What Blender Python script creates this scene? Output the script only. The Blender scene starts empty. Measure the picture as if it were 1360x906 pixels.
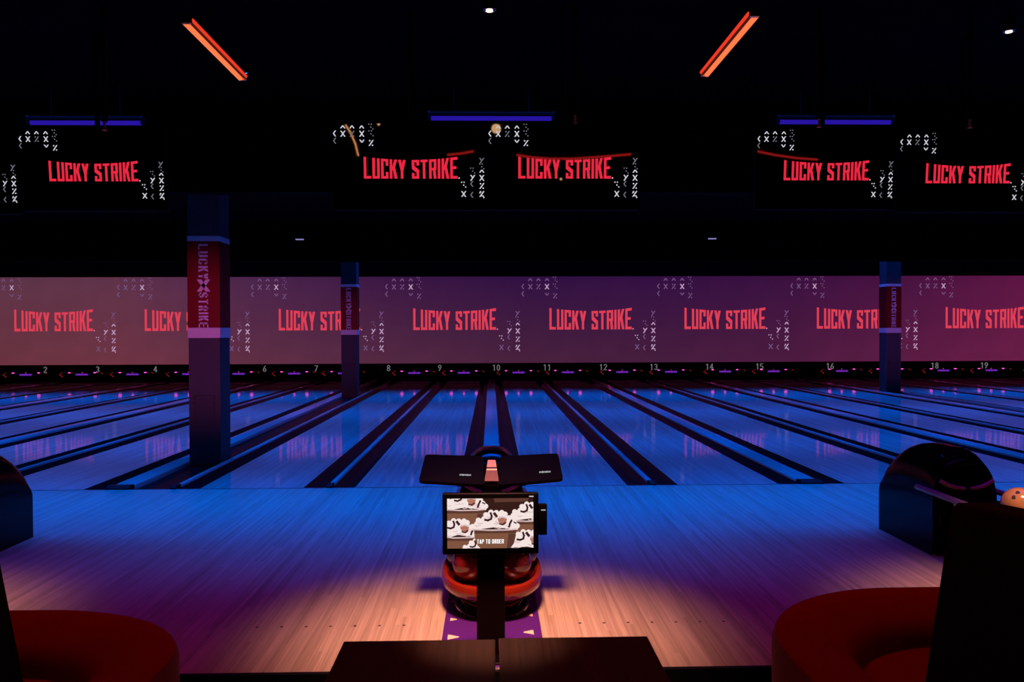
import bpy, bmesh, math, random
from mathutils import Vector, Matrix
random.seed(7)
S = bpy.context.scene
C = S.collection
PI = math.pi

# ------------------------------------------------------------------ camera
F, CAM_D, CAM_H = 1080.0, 8.40, 1.60
PITCH, YAW, ROLL = math.radians(0.66), math.radians(1.473), math.radians(-0.2)
CAM = Vector((0.0, -CAM_D, CAM_H))
f0 = Vector((math.sin(YAW), math.cos(YAW), 0)); r0 = Vector((math.cos(YAW), -math.sin(YAW), 0))
FWD = f0*math.cos(PITCH) + Vector((0, 0, -math.sin(PITCH)))
u0 = f0*math.sin(PITCH) + Vector((0, 0, math.cos(PITCH)))
RGT = r0*math.cos(ROLL) + u0*math.sin(ROLL); UP = u0*math.cos(ROLL) - r0*math.sin(ROLL)
cd = bpy.data.cameras.new('camera'); cd.sensor_width = 36; cd.sensor_fit = 'HORIZONTAL'
cd.lens = 36*F/1360; cd.clip_start = 0.05; cd.clip_end = 200
cam = bpy.data.objects.new('camera', cd); C.objects.link(cam); S.camera = cam
m = Matrix((RGT, UP, -FWD)).transposed().to_4x4(); m.translation = CAM
cam.matrix_world = m

def ray(px, py): return (FWD + RGT*((px-680)/F) + UP*((453-py)/F))
def at_Y(px, py, Y):
    d = ray(px, py); return CAM + d*((Y-CAM.y)/d.y)
def at_Z(px, py, Z):
    d = ray(px, py); return CAM + d*((Z-CAM.z)/d.z)

# ------------------------------------------------------------------ world, exposure, big lights
S.view_settings.view_transform = 'Standard'; S.view_settings.look = 'None'
S.view_settings.exposure = 0; S.view_settings.gamma = 1; S.view_settings.use_curve_mapping = False
w = bpy.data.worlds.new('dark_hall'); S.world = w; w.use_nodes = True
w.node_tree.nodes['Background'].inputs[0].default_value = (0.30, 0.10, 0.35, 1)
w.node_tree.nodes['Background'].inputs[1].default_value = 0.0004
S.cycles.use_denoising = True
S.cycles.sample_clamp_indirect = 4

def area(name, loc, target, sx, sy, col, watts, spread=180):
    l = bpy.data.lights.new(name, 'AREA'); l.shape = 'RECTANGLE'; l.size = sx; l.size_y = sy
    l.color = col; l.energy = watts; l.spread = math.radians(spread)
    o = bpy.data.objects.new(name, l); C.objects.link(o); o.location = loc
    o.rotation_euler = (Vector(target)-Vector(loc)).to_track_quat('-Z', 'Y').to_euler()
    return o
def spot(name, loc, target, col, watts, deg, blend=1.0, rad=0.05):
    l = bpy.data.lights.new(name, 'SPOT'); l.color = col; l.energy = watts
    l.spot_size = math.radians(deg); l.spot_blend = blend; l.shadow_soft_size = rad
    o = bpy.data.objects.new(name, l); C.objects.link(o); o.location = loc
    o.rotation_euler = (Vector(target)-Vector(loc)).to_track_quat('-Z', 'Y').to_euler()
    return o
BLUE = (0.0, 0.105, 1.0)
# rows of blue lane wash, hung under the black ceiling and shining straight down
area('blue_wash_light', (2, -0.55, 4.05), (2, -0.75, 0), 36, 0.25, BLUE, 840, 71)
area('blue_wash_light', (2, 3.2, 4.05), (2, 3.2, 0), 36, 0.25, BLUE, 760, 90)
area('blue_wash_light', (2, 7.6, 4.05), (2, 7.6, 0), 36, 0.25, BLUE, 780, 92)
area('blue_wash_light', (2, 12.3, 4.05), (2, 11.6, 0), 36, 1.0, BLUE, 640, 74)
# dim red light over the seating edge, weak violet over the approach
area('red_seating_light', (0, -5.0, 4.05), (0, -5.2, 0), 14, 0.2, (1.0, 0.05, 0.02), 20, 95)
area('violet_aisle_light', (0, -2.7, 4.05), (0, -3.0, 0), 16, 0.2, (0.16, 0.0, 1.0), 28, 62)
# warm downlights over the ball returns
for X, W in ((0.0, 2050), (3.2, 1250), (-3.6, 1150)):
    spot('return_downlight', (X, -5.2, 4.1), (X, -4.10, 0), (1.0, 0.41, 0.29), W, 33, 1.0, 0.35)
spot('table_glare_fill', (0.0, -6.6, 4.1), (0.0, -5.74, 0.6), (1.0, 0.72, 0.62), 900, 10, 1.0, 0.05)  # added spot that makes the glare on the table top
PX15 = 10.33
# added pink fill spots behind the seats, put in to brighten the pillars
spot('pillar_fill_light', (-2.6, -9.5, 2.3), (-3.53, 1.7, 1.5), (1.0, 0.13, 0.50), 1500, 13, 0.9, 0.03)
spot('pillar_fill_light', (-1.2, -9.5, 2.3), (-3.53, 11.9, 1.6), (1.0, 0.16, 0.60), 1100, 7, 0.9, 0.03)
spot('pillar_fill_light', (5.5, -9.5, 2.3), (PX15, 12.2, 1.6), (1.0, 0.13, 0.60), 2600, 8, 0.9, 0.03)

# ------------------------------------------------------------------ materials
def lin(c):
    c /= 255.0
    return c/12.92 if c <= 0.04045 else ((c+0.055)/1.055)**2.4
def rgb(r, g, b): return (lin(r), lin(g), lin(b), 1)
MATS = {}
def mat(name, col, rough=0.5, metal=0.0, spec=0.5, coat=0.0, noise=0.0, nscale=20.0, bump=0.0):
    m = bpy.data.materials.new(name); m.use_nodes = True; nt = m.node_tree
    b = nt.nodes['Principled BSDF']
    b.inputs['Base Color'].default_value = col; b.inputs['Roughness'].default_value = rough
    b.inputs['Metallic'].default_value = metal; b.inputs['Specular IOR Level'].default_value = spec
    b.inputs['Coat Weight'].default_value = coat; b.inputs['Coat Roughness'].default_value = 0.05
    if noise or bump:
        tc = nt.nodes.new('ShaderNodeTexCoord'); nz = nt.nodes.new('ShaderNodeTexNoise')
        nz.inputs['Scale'].default_value = nscale; nz.inputs['Detail'].default_value = 4
        nt.links.new(tc.outputs['Object'], nz.inputs['Vector'])
        if noise:
            mx = nt.nodes.new('ShaderNodeMix'); mx.data_type = 'RGBA'
            mx.inputs['A'].default_value = tuple(c*(1-noise) for c in col[:3])+(1,)
            mx.inputs['B'].default_value = tuple(min(1, c*(1+noise)) for c in col[:3])+(1,)
            nt.links.new(nz.outputs['Fac'], mx.inputs['Factor']); nt.links.new(mx.outputs['Result'], b.inputs['Base Color'])
        if bump:
            bp = nt.nodes.new('ShaderNodeBump'); bp.inputs['Strength'].default_value = bump; bp.inputs['Distance'].default_value = 0.01
            nt.links.new(nz.outputs['Fac'], bp.inputs['Height']); nt.links.new(bp.outputs['Normal'], b.inputs['Normal'])
    MATS[name] = m; return m
def emit(name, col, strength=1.0):
    m = bpy.data.materials.new(name); m.use_nodes = True; nt = m.node_tree
    b = nt.nodes['Principled BSDF']; b.inputs['Base Color'].default_value = (0.01, 0.01, 0.01, 1)
    b.inputs['Roughness'].default_value = 0.4; b.inputs['Specular IOR Level'].default_value = 0.0
    b.inputs['Emission Color'].default_value = col; b.inputs['Emission Strength'].default_value = strength
    MATS[name] = m; return m
def wood(name, c1, c2, board, rough, spec=0.5, grain=0.5, axis=0, bump=0.0, coat=0.0, gloss=0.0):
    """narrow boards running along Y (axis 0 = boards counted along X), each of its own tone, with fine grain"""
    m = bpy.data.materials.new(name); m.use_nodes = True; nt = m.node_tree; N = nt.nodes.new; L = nt.links.new
    b = nt.nodes['Principled BSDF']; b.inputs['Roughness'].default_value = rough; b.inputs['Specular IOR Level'].default_value = spec
    b.inputs['Coat Weight'].default_value = coat; b.inputs['Coat Roughness'].default_value = 0.06
    tc = N('ShaderNodeTexCoord'); sp = N('ShaderNodeSeparateXYZ'); L(tc.outputs['Object'], sp.inputs[0])
    ax, ay = (0, 1) if axis == 0 else (1, 0)
    dv = N('ShaderNodeMath'); dv.operation = 'DIVIDE'; dv.inputs[1].default_value = board; L(sp.outputs[ax], dv.inputs[0])
    fl = N('ShaderNodeMath'); fl.operation = 'FLOOR'; L(dv.outputs[0], fl.inputs[0])
    # boards are also cut along their length, staggered per board
    wn0 = N('ShaderNodeTexWhiteNoise'); wn0.noise_dimensions = '1D'; L(fl.outputs[0], wn0.inputs['W'])
    ml = N('ShaderNodeMath'); ml.operation = 'MULTIPLY_ADD'; ml.inputs[1].default_value = 0.55; L(sp.outputs[ay], ml.inputs[0]); L(wn0.outputs['Value'], ml.inputs[2])
    fy = N('ShaderNodeMath'); fy.operation = 'FLOOR'; L(ml.outputs[0], fy.inputs[0])
    cb = N('ShaderNodeCombineXYZ'); L(fl.outputs[0], cb.inputs[0]); L(fy.outputs[0], cb.inputs[1])
    wn = N('ShaderNodeTexWhiteNoise'); wn.noise_dimensions = '2D'; L(cb.outputs[0], wn.inputs['Vector'])
    mp = N('ShaderNodeMapping'); mp.inputs['Scale'].default_value = (160, 2.2, 1) if axis == 0 else (2.2, 160, 1)
    L(tc.outputs['Object'], mp.inputs['Vector'])
    nz = N('ShaderNodeTexNoise'); nz.inputs['Scale'].default_value = 1; nz.inputs['Detail'].default_value = 5; nz.inputs['Roughness'].default_value = 0.65
    L(mp.outputs[0], nz.inputs['Vector'])
    mp2 = N('ShaderNodeMapping'); mp2.inputs['Scale'].default_value = (60, 0.8, 1) if axis == 0 else (0.8, 60, 1)
    L(tc.outputs['Object'], mp2.inputs['Vector'])
    nz2 = N('ShaderNodeTexNoise'); nz2.inputs['Scale'].default_value = 1; nz2.inputs['Detail'].default_value = 3
    L(mp2.outputs[0], nz2.inputs['Vector'])
    a1 = N('ShaderNodeMix'); a1.data_type = 'FLOAT'; a1.inputs['Factor'].default_value = grain
    L(wn.outputs['Value'], a1.inputs['A']); L(nz.outputs['Fac'], a1.inputs['B'])
    a2 = N('ShaderNodeMix'); a2.data_type = 'FLOAT'; a2.inputs['Factor'].default_value = 0.4
    L(a1.outputs['Result'], a2.inputs['A']); L(nz2.outputs['Fac'], a2.inputs['B'])
    rp = N('ShaderNodeValToRGB'); rp.color_ramp.elements[0].position = 0.25; rp.color_ramp.elements[1].position = 0.75
    rp.color_ramp.elements[0].color = c1; rp.color_ramp.elements[1].color = c2
    L(a2.outputs['Result'], rp.inputs['Fac']); L(rp.outputs['Color'], b.inputs['Base Color'])
    if bump:
        bp = N('ShaderNodeBump'); bp.inputs['Strength'].default_value = bump; bp.inputs['Distance'].default_value = 0.002
        L(a2.outputs['Result'], bp.inputs['Height']); L(bp.outputs['Normal'], b.inputs['Normal'])
    if gloss:   # waxed surface: a thin even polish over the boards
        b.inputs['Specular IOR Level'].default_value = 0
        gl = N('ShaderNodeBsdfGlossy'); gl.inputs['Roughness'].default_value = rough; gl.inputs['Color'].default_value = (1, 1, 1, 1)
        ms = N('ShaderNodeMixShader'); ms.inputs[0].default_value = gloss
        L(b.outputs[0], ms.inputs[1]); L(gl.outputs[0], ms.inputs[2]); L(ms.outputs[0], nt.nodes['Material Output'].inputs['Surface'])
    MATS[name] = m; return m

black_paint = mat('black_paint', (0.004, 0.004, 0.005, 1), 0.75, spec=0.15, noise=0.3, nscale=3)
ceil_m = mat('black_ceiling', (0.0008, 0.0008, 0.0008, 1), 0.9, spec=0.05, noise=0.3, nscale=2)
carpet = mat('dark_carpet', (0.006, 0.004, 0.004, 1), 0.95, spec=0.05, noise=0.5, nscale=60)
approach_m = wood('approach_maple', (0.20, 0.155, 0.105, 1), (0.62, 0.50, 0.36, 1), 0.0265, 0.36, 0.12, 0.75)
lane_m = wood('lane_maple', (0.30, 0.255, 0.20, 1), (0.44, 0.38, 0.30, 1), 0.0265, 0.055, 0.0, 0.35, gloss=0.19)
gutter_m = mat('gutter_plastic', (0.011, 0.007, 0.008, 1), 0.40, spec=0.07, noise=0.3, nscale=4)
cap_m = mat('capping_plastic', (0.42, 0.38, 0.34, 1), 0.25, spec=0.5, noise=0.08, nscale=8)
cap_end_m = mat('capping_end_rubber', (0.006, 0.006, 0.007, 1), 0.5, spec=0.2, noise=0.2)
foul_m = mat('foul_line_black', (0.02, 0.02, 0.03, 1), 0.35, noise=0.2)
pillar_m = mat('pillar_charcoal', (0.075, 0.075, 0.082, 1), 0.7, spec=0.2, noise=0.12, nscale=5, bump=0.05)
pillar_panel_m = mat('pillar_panel_charcoal', (0.062, 0.060, 0.066, 1), 0.6, spec=0.2, noise=0.1)
bolt_m = mat('bolt_dark', (0.02, 0.015, 0.02, 1), 0.5, noise=0.1)
band_red = mat('band_red_vinyl', (0.22, 0.004, 0.006, 1), 0.45, spec=0.2, noise=0.08)
band_white = mat('band_white_vinyl', (0.80, 0.76, 0.80, 1), 0.45, spec=0.3, noise=0.04)
gloss_black = mat('gloss_black_shell', (0.0018, 0.0016, 0.002, 1), 0.14, spec=0.13, noise=0.1)
satin_black = mat('satin_black', (0.0018, 0.0015, 0.0018, 1), 0.45, spec=0.08, noise=0.15)
screen_glass = mat('dark_screen_glass', (0.0008, 0.0008, 0.001, 1), 0.02, spec=0.5, noise=0.02)
slate = mat('console_slate', (0.0016, 0.0010, 0.0012, 1), 0.5, spec=0.04, noise=0.2)
red_shell = mat('red_gloss_shell', (0.22, 0.018, 0.008, 1), 0.16, spec=0.5, coat=0.6, noise=0.05)
red_deck = mat('red_tray_deck', (0.24, 0.010, 0.005, 1), 0.3, spec=0.4, noise=0.08)
chrome = mat('brushed_chrome', (0.72, 0.66, 0.62, 1), 0.18, metal=1.0, noise=0.04)
peach_glint = mat('satin_peach_glint', (0.62, 0.30, 0.20, 1), 0.45, metal=0.3, noise=0.1)  # peach reflections on the black hood, put into a base colour
satin_steel = mat('satin_steel', (0.46, 0.36, 0.30, 1), 0.35, metal=0.35, noise=0.05)
brown_glint = mat('satin_brown_glint', (0.16, 0.075, 0.035, 1), 0.45, metal=0.2, noise=0.1)  # browner end of the hood reflection, put into a base colour
post_m = mat('dark_post_bronze', (0.009, 0.0025, 0.003, 1), 0.4, spec=0.15, noise=0.15)
purple_mat = mat('purple_vinyl_mat', (0.075, 0.012, 0.20, 1), 0.42, spec=0.35, noise=0.15, nscale=30)
cream_m = mat('cream_vinyl', (0.80, 0.62, 0.44, 1), 0.5, noise=0.05)
table_m = wood('table_walnut', (0.020, 0.0075, 0.005, 1), (0.075, 0.026, 0.016, 1), 0.12, 0.30, 0.45, 0.75, axis=0)
table_edge_m = mat('table_edge', (0.018, 0.006, 0.005, 1), 0.4, noise=0.2)
red_leather = mat('red_leather', (0.30, 0.006, 0.004, 1), 0.6, spec=0.04, noise=0.15, nscale=6, bump=0.08)
black_leather = mat('black_leather', (0.006, 0.0035, 0.0035, 1), 0.6, spec=0.2, noise=0.2, nscale=8)
ball_cols = {
    'green_black': mat('ball_green_black', (0.006, 0.030, 0.026, 1), 0.08, spec=0.6, coat=0.8, noise=0.8, nscale=9),
    'red_swirl': mat('ball_red_swirl', (0.16, 0.012, 0.014, 1), 0.08, spec=0.6, coat=0.8, noise=0.9, nscale=11),
    'maroon': mat('ball_maroon', (0.09, 0.010, 0.016, 1), 0.08, spec=0.6, coat=0.8, noise=0.8, nscale=8),
    'teal_black': mat('ball_teal_black', (0.005, 0.014, 0.024, 1), 0.08, spec=0.6, coat=0.8, noise=0.8, nscale=12),
    'tan': mat('ball_tan', (0.62, 0.36, 0.15, 1), 0.14, spec=0.5, coat=0.5, noise=0.35, nscale=10)}
hole_m = mat('ball_finger_hole', (0.01, 0.006, 0.004, 1), 0.7, noise=0.1)
tube_orange = emit('tube_orange_glow', (1.0, 0.16, 0.055, 1), 1.35)
tube_red = emit('tube_red_glow', (1.0, 0.05, 0.02, 1), 0.85)
tube_blue = emit('tube_blue_glow', (0.035, 0.012, 0.62, 1), 0.55)
lamp_warm = emit('lamp_warm_glow', (1.0, 0.62, 0.42, 1), 2.6)
lamp_white = emit('lamp_cool_glow', (0.45, 0.42, 1.0, 1), 0.5)
neon_red = emit('neon_red_glow', (1.0, 0.03, 0.03, 1), 6.0)
neon_amber = emit('neon_amber_glow', (1.0, 0.38, 0.12, 1), 14.0)
lamp_bulb = emit('bulb_warm_glow', (1.0, 0.55, 0.25, 1), 14.0)
logo_red = emit('logo_red_light', rgb(232, 40, 66), 1.0)
logo_pink = emit('logo_projected_red', rgb(222, 62, 84), 1.0)
x_white = emit('x_white_light', rgb(205, 205, 215), 1.0)
x_grey = emit('x_grey_light', rgb(105, 105, 115), 1.0)
px_white = emit('x_projected_white', rgb(196, 160, 200), 1.0)
px_grey = emit('x_projected_faint', rgb(118, 82, 128), 1.0)
num_m = mat('number_grey', (0.42, 0.40, 0.38, 1), 0.6, noise=0.05)
num_glow = emit('number_emissive', rgb(112, 108, 112), 1.0)  # printed numerals, their grey given as emission
sign_purple = emit('sign_purple_glow', rgb(62, 12, 120), 1.0)
sign_letters = emit('sign_letter_glow', rgb(140, 60, 205), 1.0)
lamp_pink = emit('lamp_pink_glow', (1.0, 0.06, 0.55, 1), 3.5)
lamp_red = emit('lamp_red_glow', (0.75, 0.03, 0.05, 1), 0.3)
eye_red = emit('eye_red_glow', (1.0, 0.03, 0.03, 1), 0.8)
tiny_white = emit('marking_white', rgb(220, 215, 225), 0.8)
pic_bg = emit('picture_dark_brown', rgb(46, 22, 20), 1.0)
pic_bowl = emit('picture_bowl_brown', rgb(126, 82, 62), 1.0)
pic_bowl2 = emit('picture_bowl_shadow', rgb(88, 54, 44), 1.0)
pic_cream = emit('picture_cream', rgb(243, 226, 222), 1.0)
pic_cream2 = emit('picture_cream_shade', rgb(216, 188, 188), 1.0)
pic_dark = emit('picture_syrup', rgb(52, 22, 28), 1.0)
pic_tan = emit('picture_brownie', rgb(176, 112, 96), 1.0)
pic_text = emit('picture_caption_white', rgb(255, 255, 255), 1.1)
sprinkler_m = mat('sprinkler_brass', (0.75, 0.62, 0.5, 1), 0.3, metal=0.6, noise=0.05)

def screen_gradient(name, top, bottom, left, right, span):
    """emission of one panel: two-way colour fade, room-light tint painted in from left to right (object space of the panel)"""
    m = bpy.data.materials.new(name); m.use_nodes = True; nt = m.node_tree; N = nt.nodes.new; L = nt.links.new
    b = nt.nodes['Principled BSDF']; b.inputs['Base Color'].default_value = (0.03, 0.03, 0.03, 1); b.inputs['Specular IOR Level'].default_value = 0
    b.inputs['Roughness'].default_value = 0.8
    tc = N('ShaderNodeTexCoord'); sp = N('ShaderNodeSeparateXYZ'); L(tc.outputs['Object'], sp.inputs[0])
    mv = N('ShaderNodeMapRange'); mv.inputs['From Min'].default_value = 0; mv.inputs['From Max'].default_value = span[1]; L(sp.outputs[2], mv.inputs['Value'])
    mh = N('ShaderNodeMapRange'); mh.inputs['From Min'].default_value = 0; mh.inputs['From Max'].default_value = span[0]; L(sp.outputs[0], mh.inputs['Value'])
    nz = N('ShaderNodeTexNoise'); nz.inputs['Scale'].default_value = 1.2; L(tc.outputs['Object'], nz.inputs['Vector'])
    hcols = []
    for (a, c) in ((left[0], right[0]), (left[1], right[1])):
        mx = N('ShaderNodeMix'); mx.data_type = 'RGBA'; mx.inputs['A'].default_value = a; mx.inputs['B'].default_value = c
        L(mh.outputs[0], mx.inputs['Factor']); hcols.append(mx)
    mx = N('ShaderNodeMix'); mx.data_type = 'RGBA'; L(mv.outputs[0], mx.inputs['Factor'])
    L(hcols[1].outputs['Result'], mx.inputs['A']); L(hcols[0].outputs['Result'], mx.inputs['B'])
    ad = N('ShaderNodeMapRange'); ad.inputs['To Min'].default_value = 0.85; ad.inputs['To Max'].default_value = 1.15; L(nz.outputs['Fac'], ad.inputs['Value'])
    L(mx.outputs['Result'], b.inputs['Emission Color']); L(ad.outputs[0], b.inputs['Emission Strength'])
    return m

# ------------------------------------------------------------------ mesh helpers
class MB:
    def __init__(s): s.v = []; s.f = []
    def add(s, vs, fs):
        n = len(s.v); s.v += [tuple(p) for p in vs]; s.f += [tuple(i+n for i in f) for f in fs]; return s
    def box(s, x0, x1, y0, y1, z0, z1):
        return s.add([(x0,y0,z0),(x1,y0,z0),(x1,y1,z0),(x0,y1,z0),(x0,y0,z1),(x1,y0,z1),(x1,y1,z1),(x0,y1,z1)],
                     [(0,3,2,1),(4,5,6,7),(0,1,5,4),(1,2,6,5),(2,3,7,6),(3,0,4,7)])
    def bbox(s, x0, x1, y0, y1, z0, z1, b=0.01, seg=2):
        bm = bmesh.new(); bmesh.ops.create_cube(bm, size=1)
        for v in bm.verts: v.co = Vector(((x0+x1)/2+v.co.x*(x1-x0), (y0+y1)/2+v.co.y*(y1-y0), (z0+z1)/2+v.co.z*(z1-z0)))
        bmesh.ops.bevel(bm, geom=bm.edges[:], offset=b, segments=seg, affect='EDGES', profile=0.5)
        bm.verts.index_update(); s.add([v.co[:] for v in bm.verts], [[v.index for v in f.verts] for f in bm.faces]); bm.free(); return s
    def prism(s, poly, a, b, axis=2):
        """poly: 2-D ring (counter-clockwise); extruded from a to b along axis"""
        n = len(poly)
        def p(q, t):
            if axis == 2: return (q[0], q[1], t)
            if axis == 1: return (q[0], t, q[1])
            return (t, q[0], q[1])
        s.add([p(q, a) for q in poly]+[p(q, b) for q in poly],
              [tuple(range(n))[::-1], tuple(range(n, 2*n))]+[(i, (i+1) % n, n+(i+1) % n, n+i) for i in range(n)]); return s
    def cyl(s, c, r, h, n=24, axis=2, r2=None):
        r2 = r if r2 is None else r2
        def p(a, rr, t):
            u, v = rr*math.cos(a), rr*math.sin(a)
            return {2:(c[0]+u, c[1]+v, c[2]+t), 1:(c[0]+u, c[1]+t, c[2]+v), 0:(c[0]+t, c[1]+u, c[2]+v)}[axis]
        return s.add([p(2*PI*i/n, r, 0) for i in range(n)]+[p(2*PI*i/n, r2, h) for i in range(n)],
              [tuple(range(n))[::-1], tuple(range(n, 2*n))]+[(i, (i+1) % n, n+(i+1) % n, n+i) for i in range(n)])
    def tube(s, pts, r, n=10, closed=False):
        pts = [Vector(p) for p in pts]; k = len(pts); rings = []
        for i, p in enumerate(pts):
            t = (pts[(i+1) % k]-pts[i-1]) if closed else (pts[min(i+1, k-1)]-pts[max(i-1, 0)])
            t.normalize(); a = Vector((0, 0, 1)) if abs(t.z) < 0.9 else Vector((1, 0, 0))
            u = t.cross(a).normalized(); v = u.cross(t).normalized()
            rings.append([p+u*(r*math.cos(2*PI*j/n))+v*(r*math.sin(2*PI*j/n)) for j in range(n)])
        return s.loft(rings, closed)
    def loft(s, rings, closed=False, caps=True):
        n = len(rings[0]); k = len(rings); vs = [q for R in rings for q in R]; fs = []
        for i in range(k if closed else k-1):
            a, b = i*n, ((i+1) % k)*n
            fs += [(a+j, a+(j+1) % n, b+(j+1) % n, b+j) for j in range(n)]
        if not closed and caps: fs += [tuple(range(n))[::-1], tuple(range((k-1)*n, k*n))]
        return s.add(vs, fs)
    def sphere(s, c, r, n=24, m=16):
        rings = [[(c[0]+r*math.sin(PI*i/m)*math.cos(2*PI*j/n), c[1]+r*math.sin(PI*i/m)*math.sin(2*PI*j/n), c[2]+r*math.cos(PI*i/m)) for j in range(n)] for i in range(1, m)]
        base = len(s.v); s.loft(rings, caps=False)
        s.v += [(c[0], c[1], c[2]+r), (c[0], c[1], c[2]-r)]; t, b = len(s.v)-2, len(s.v)-1
        l = base+(m-2)*n
        s.f += [(t, base+(j+1) % n, base+j) for j in range(n)]+[(b, l+j, l+(j+1) % n) for j in range(n)]
        return s
    def build(s, name, material, parent=None, smooth=False, loc=None):
        me = bpy.data.meshes.new(name); me.from_pydata(s.v, [], s.f)
        bm = bmesh.new(); bm.from_mesh(me); bmesh.ops.recalc_face_normals(bm, faces=bm.faces); bm.to_mesh(me); bm.free()
        me.materials.append(material)
        if smooth:
            for p in me.polygons: p.use_smooth = True
            me.set_sharp_from_angle(angle=math.radians(40))
        o = bpy.data.objects.new(name, me); C.objects.link(o)
        if parent: o.parent = parent
        if loc: o.location = loc
        return o
def thing(name, label, cat, loc=(0, 0, 0), group=None, rz=0):
    o = bpy.data.objects.new(name, None); C.objects.link(o); o.location = loc; o.rotation_euler = (0, 0, rz); o.empty_display_size = 0.1
    return tag(o, label, cat, group)
def tag(o, label, cat, group=None):
    o['label'] = label; o['category'] = cat
    if group: o['group'] = group
    return o
WORDS = 'zero one two three four five six seven eight nine ten eleven twelve thirteen fourteen fifteen sixteen seventeen eighteen nineteen twenty'.split()
def struct(o): o['kind'] = 'structure'; return o
def kids(o): return [c for c in bpy.data.objects if c.parent == o]
def copy_tree(o, parent=None):
    c = o.copy(); C.objects.link(c); c.parent = parent
    for ch in kids(o): copy_tree(ch, c)
    return c

# flat lettering: condensed block glyphs made of quads in a unit-height cell
W_, T_ = 0.36, 0.125
def _b(x0, y0, x1, y1): return [(x0, y0), (x1, y0), (x1, y1), (x0, y1)]
def _d(x0, y0, x1, y1, t=T_): return [(x0-t*.55, y0), (x0+t*.55, y0), (x1+t*.55, y1), (x1-t*.55, y1)]
L_ = _b(0, 0, T_, 1); R_ = _b(W_-T_, 0, W_, 1); TOP = _b(0, 1-T_, W_, 1); BOT = _b(0, 0, W_, T_); MID = _b(0, .5-T_/2, W_, .5+T_/2)
UL = _b(0, .5, T_, 1); LL = _b(0, 0, T_, .5); UR = _b(W_-T_, .5, W_, 1); LR = _b(W_-T_, 0, W_, .5)
G = {'L': [L_, BOT], 'U': [L_, R_, BOT], 'C': [L_, TOP, BOT, _b(W_-T_, .66, W_, 1), _b(W_-T_, 0, W_, .34)],
     'K': [L_, _d(T_*1.2, .44, W_-T_*.45, 1), _d(W_-T_*.4, 0, T_*1.6, .58)],
     'Y': [_b(W_/2-T_/2, 0, W_/2+T_/2, .5), _d(W_/2, .42, T_*.5, 1), _d(W_/2, .42, W_-T_*.5, 1)],
     'S': [TOP, BOT, _b(0, .55, T_, 1), _b(W_-T_, 0, W_, .46), [(0, .52), (T_, .68), (W_, .46), (W_-T_, .32)], _b(W_-T_, .7, W_, 1), _b(0, 0, T_, .3)],
     'T': [TOP, _b(W_/2-T_/2, 0, W_/2+T_/2, 1)], 'R': [L_, TOP, _b(W_-T_, .5, W_, 1), _b(0, .44, W_, .44+T_), _d(W_-T_*.5, 0, W_-T_*.9, .5)],
     'I': [_b(0, 0, T_, 1)], 'E': [L_, TOP, BOT, _b(0, .45, W_*.85, .45+T_)],
     'A': [_d(T_*.5, 0, W_/2, 1), _d(W_-T_*.5, 0, W_/2, 1), _b(.08, .22, W_-.08, .22+T_)],
     'P': [L_, TOP, UR, _b(0, .44, W_, .44+T_)], 'O': [L_, R_, TOP, BOT], 'D': [L_, _b(0, 1-T_, W_-.05, 1), _b(0, 0, W_-.05, T_), _b(W_-T_, .06, W_, .94)],
     'X': [_d(.07, 0, W_-.07, 1, .2), _d(W_-.07, 0, .07, 1, .2)], '.': [_b(0, 0, .07, .07)],
     '0': [L_, R_, TOP, BOT], '1': [_b(W_-T_, 0, W_, 1), [(W_-T_*2, .78), (W_-T_, .84), (W_-T_, 1), (W_-T_*2, .9)]], '2': [TOP, UR, MID, LL, BOT], '3': [TOP, R_, BOT, MID],
     '4': [UL, R_, MID], '5': [TOP, UL, MID, LR, BOT], '6': [L_, TOP, MID, LR, BOT], '7': [TOP, R_], '8': [L_, R_, TOP, MID, BOT], '9': [TOP, UL, R_, MID, BOT]}
def stroke(pts, t):
    o = []
    for (x0, y0), (x1, y1) in zip(pts, pts[1:]):
        d = math.hypot(x1-x0, y1-y0)
        if d < 1e-6: continue
        ux, uy = (x1-x0)/d, (y1-y0)/d; nx, ny = -uy*t/2, ux*t/2; e = t*.28
        o.append([(x0-ux*e-nx, y0-uy*e-ny), (x1+ux*e-nx, y1+uy*e-ny), (x1+ux*e+nx, y1+uy*e+ny), (x0-ux*e+nx, y0-uy*e+ny)])
    return o
def arc(cx, cy, rx, ry, a0, a1, n=9): return [(cx+rx*math.cos(math.radians(a0+(a1-a0)*i/n)), cy+ry*math.sin(math.radians(a0+(a1-a0)*i/n))) for i in range(n+1)]
DT, c_ = 0.085, W_/2
r_ = c_-DT/2
G.update({'0': stroke(arc(c_, .5, r_, .5-DT/2, 0, 360, 16), DT), '1': stroke([(.06, .8), (c_+.02, .96), (c_+.02, 0)], DT), '2': stroke(arc(c_, .72, r_, .24, 170, -40, 8)+[(DT/2, .04), (W_, .04)], DT),
          '3': stroke(arc(c_, .73, r_*.95, .23, 160, -90, 8)+arc(c_, .27, r_, .23, 90, -160, 8), DT), '4': stroke([(.26, 0), (.26, .96), (.02, .28), (W_, .28)], DT), '5': stroke([(W_-.03, .96), (.06, .96), (.05, .55)]+arc(c_, .31, r_, .27, 110, -150, 9), DT),
          '6': stroke(arc(c_, .29, r_, .25, 0, 360, 12), DT)+stroke([(.045, .35), (c_-.02, .75), (.27, .97)], DT), '7': stroke([(.02, .96), (W_-.03, .96), (.1, 0)], DT),
          '8': stroke(arc(c_, .74, r_*.88, .22, 0, 360, 12), DT)+stroke(arc(c_, .27, r_, .235, 0, 360, 12), DT), '9': stroke(arc(c_, .71, r_, .25, 0, 360, 12), DT)+stroke([(W_-.045, .65), (c_+.02, .25), (.09, .03)], DT)})
GW = {'I': T_, '.': .07, ' ': .17}
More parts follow.
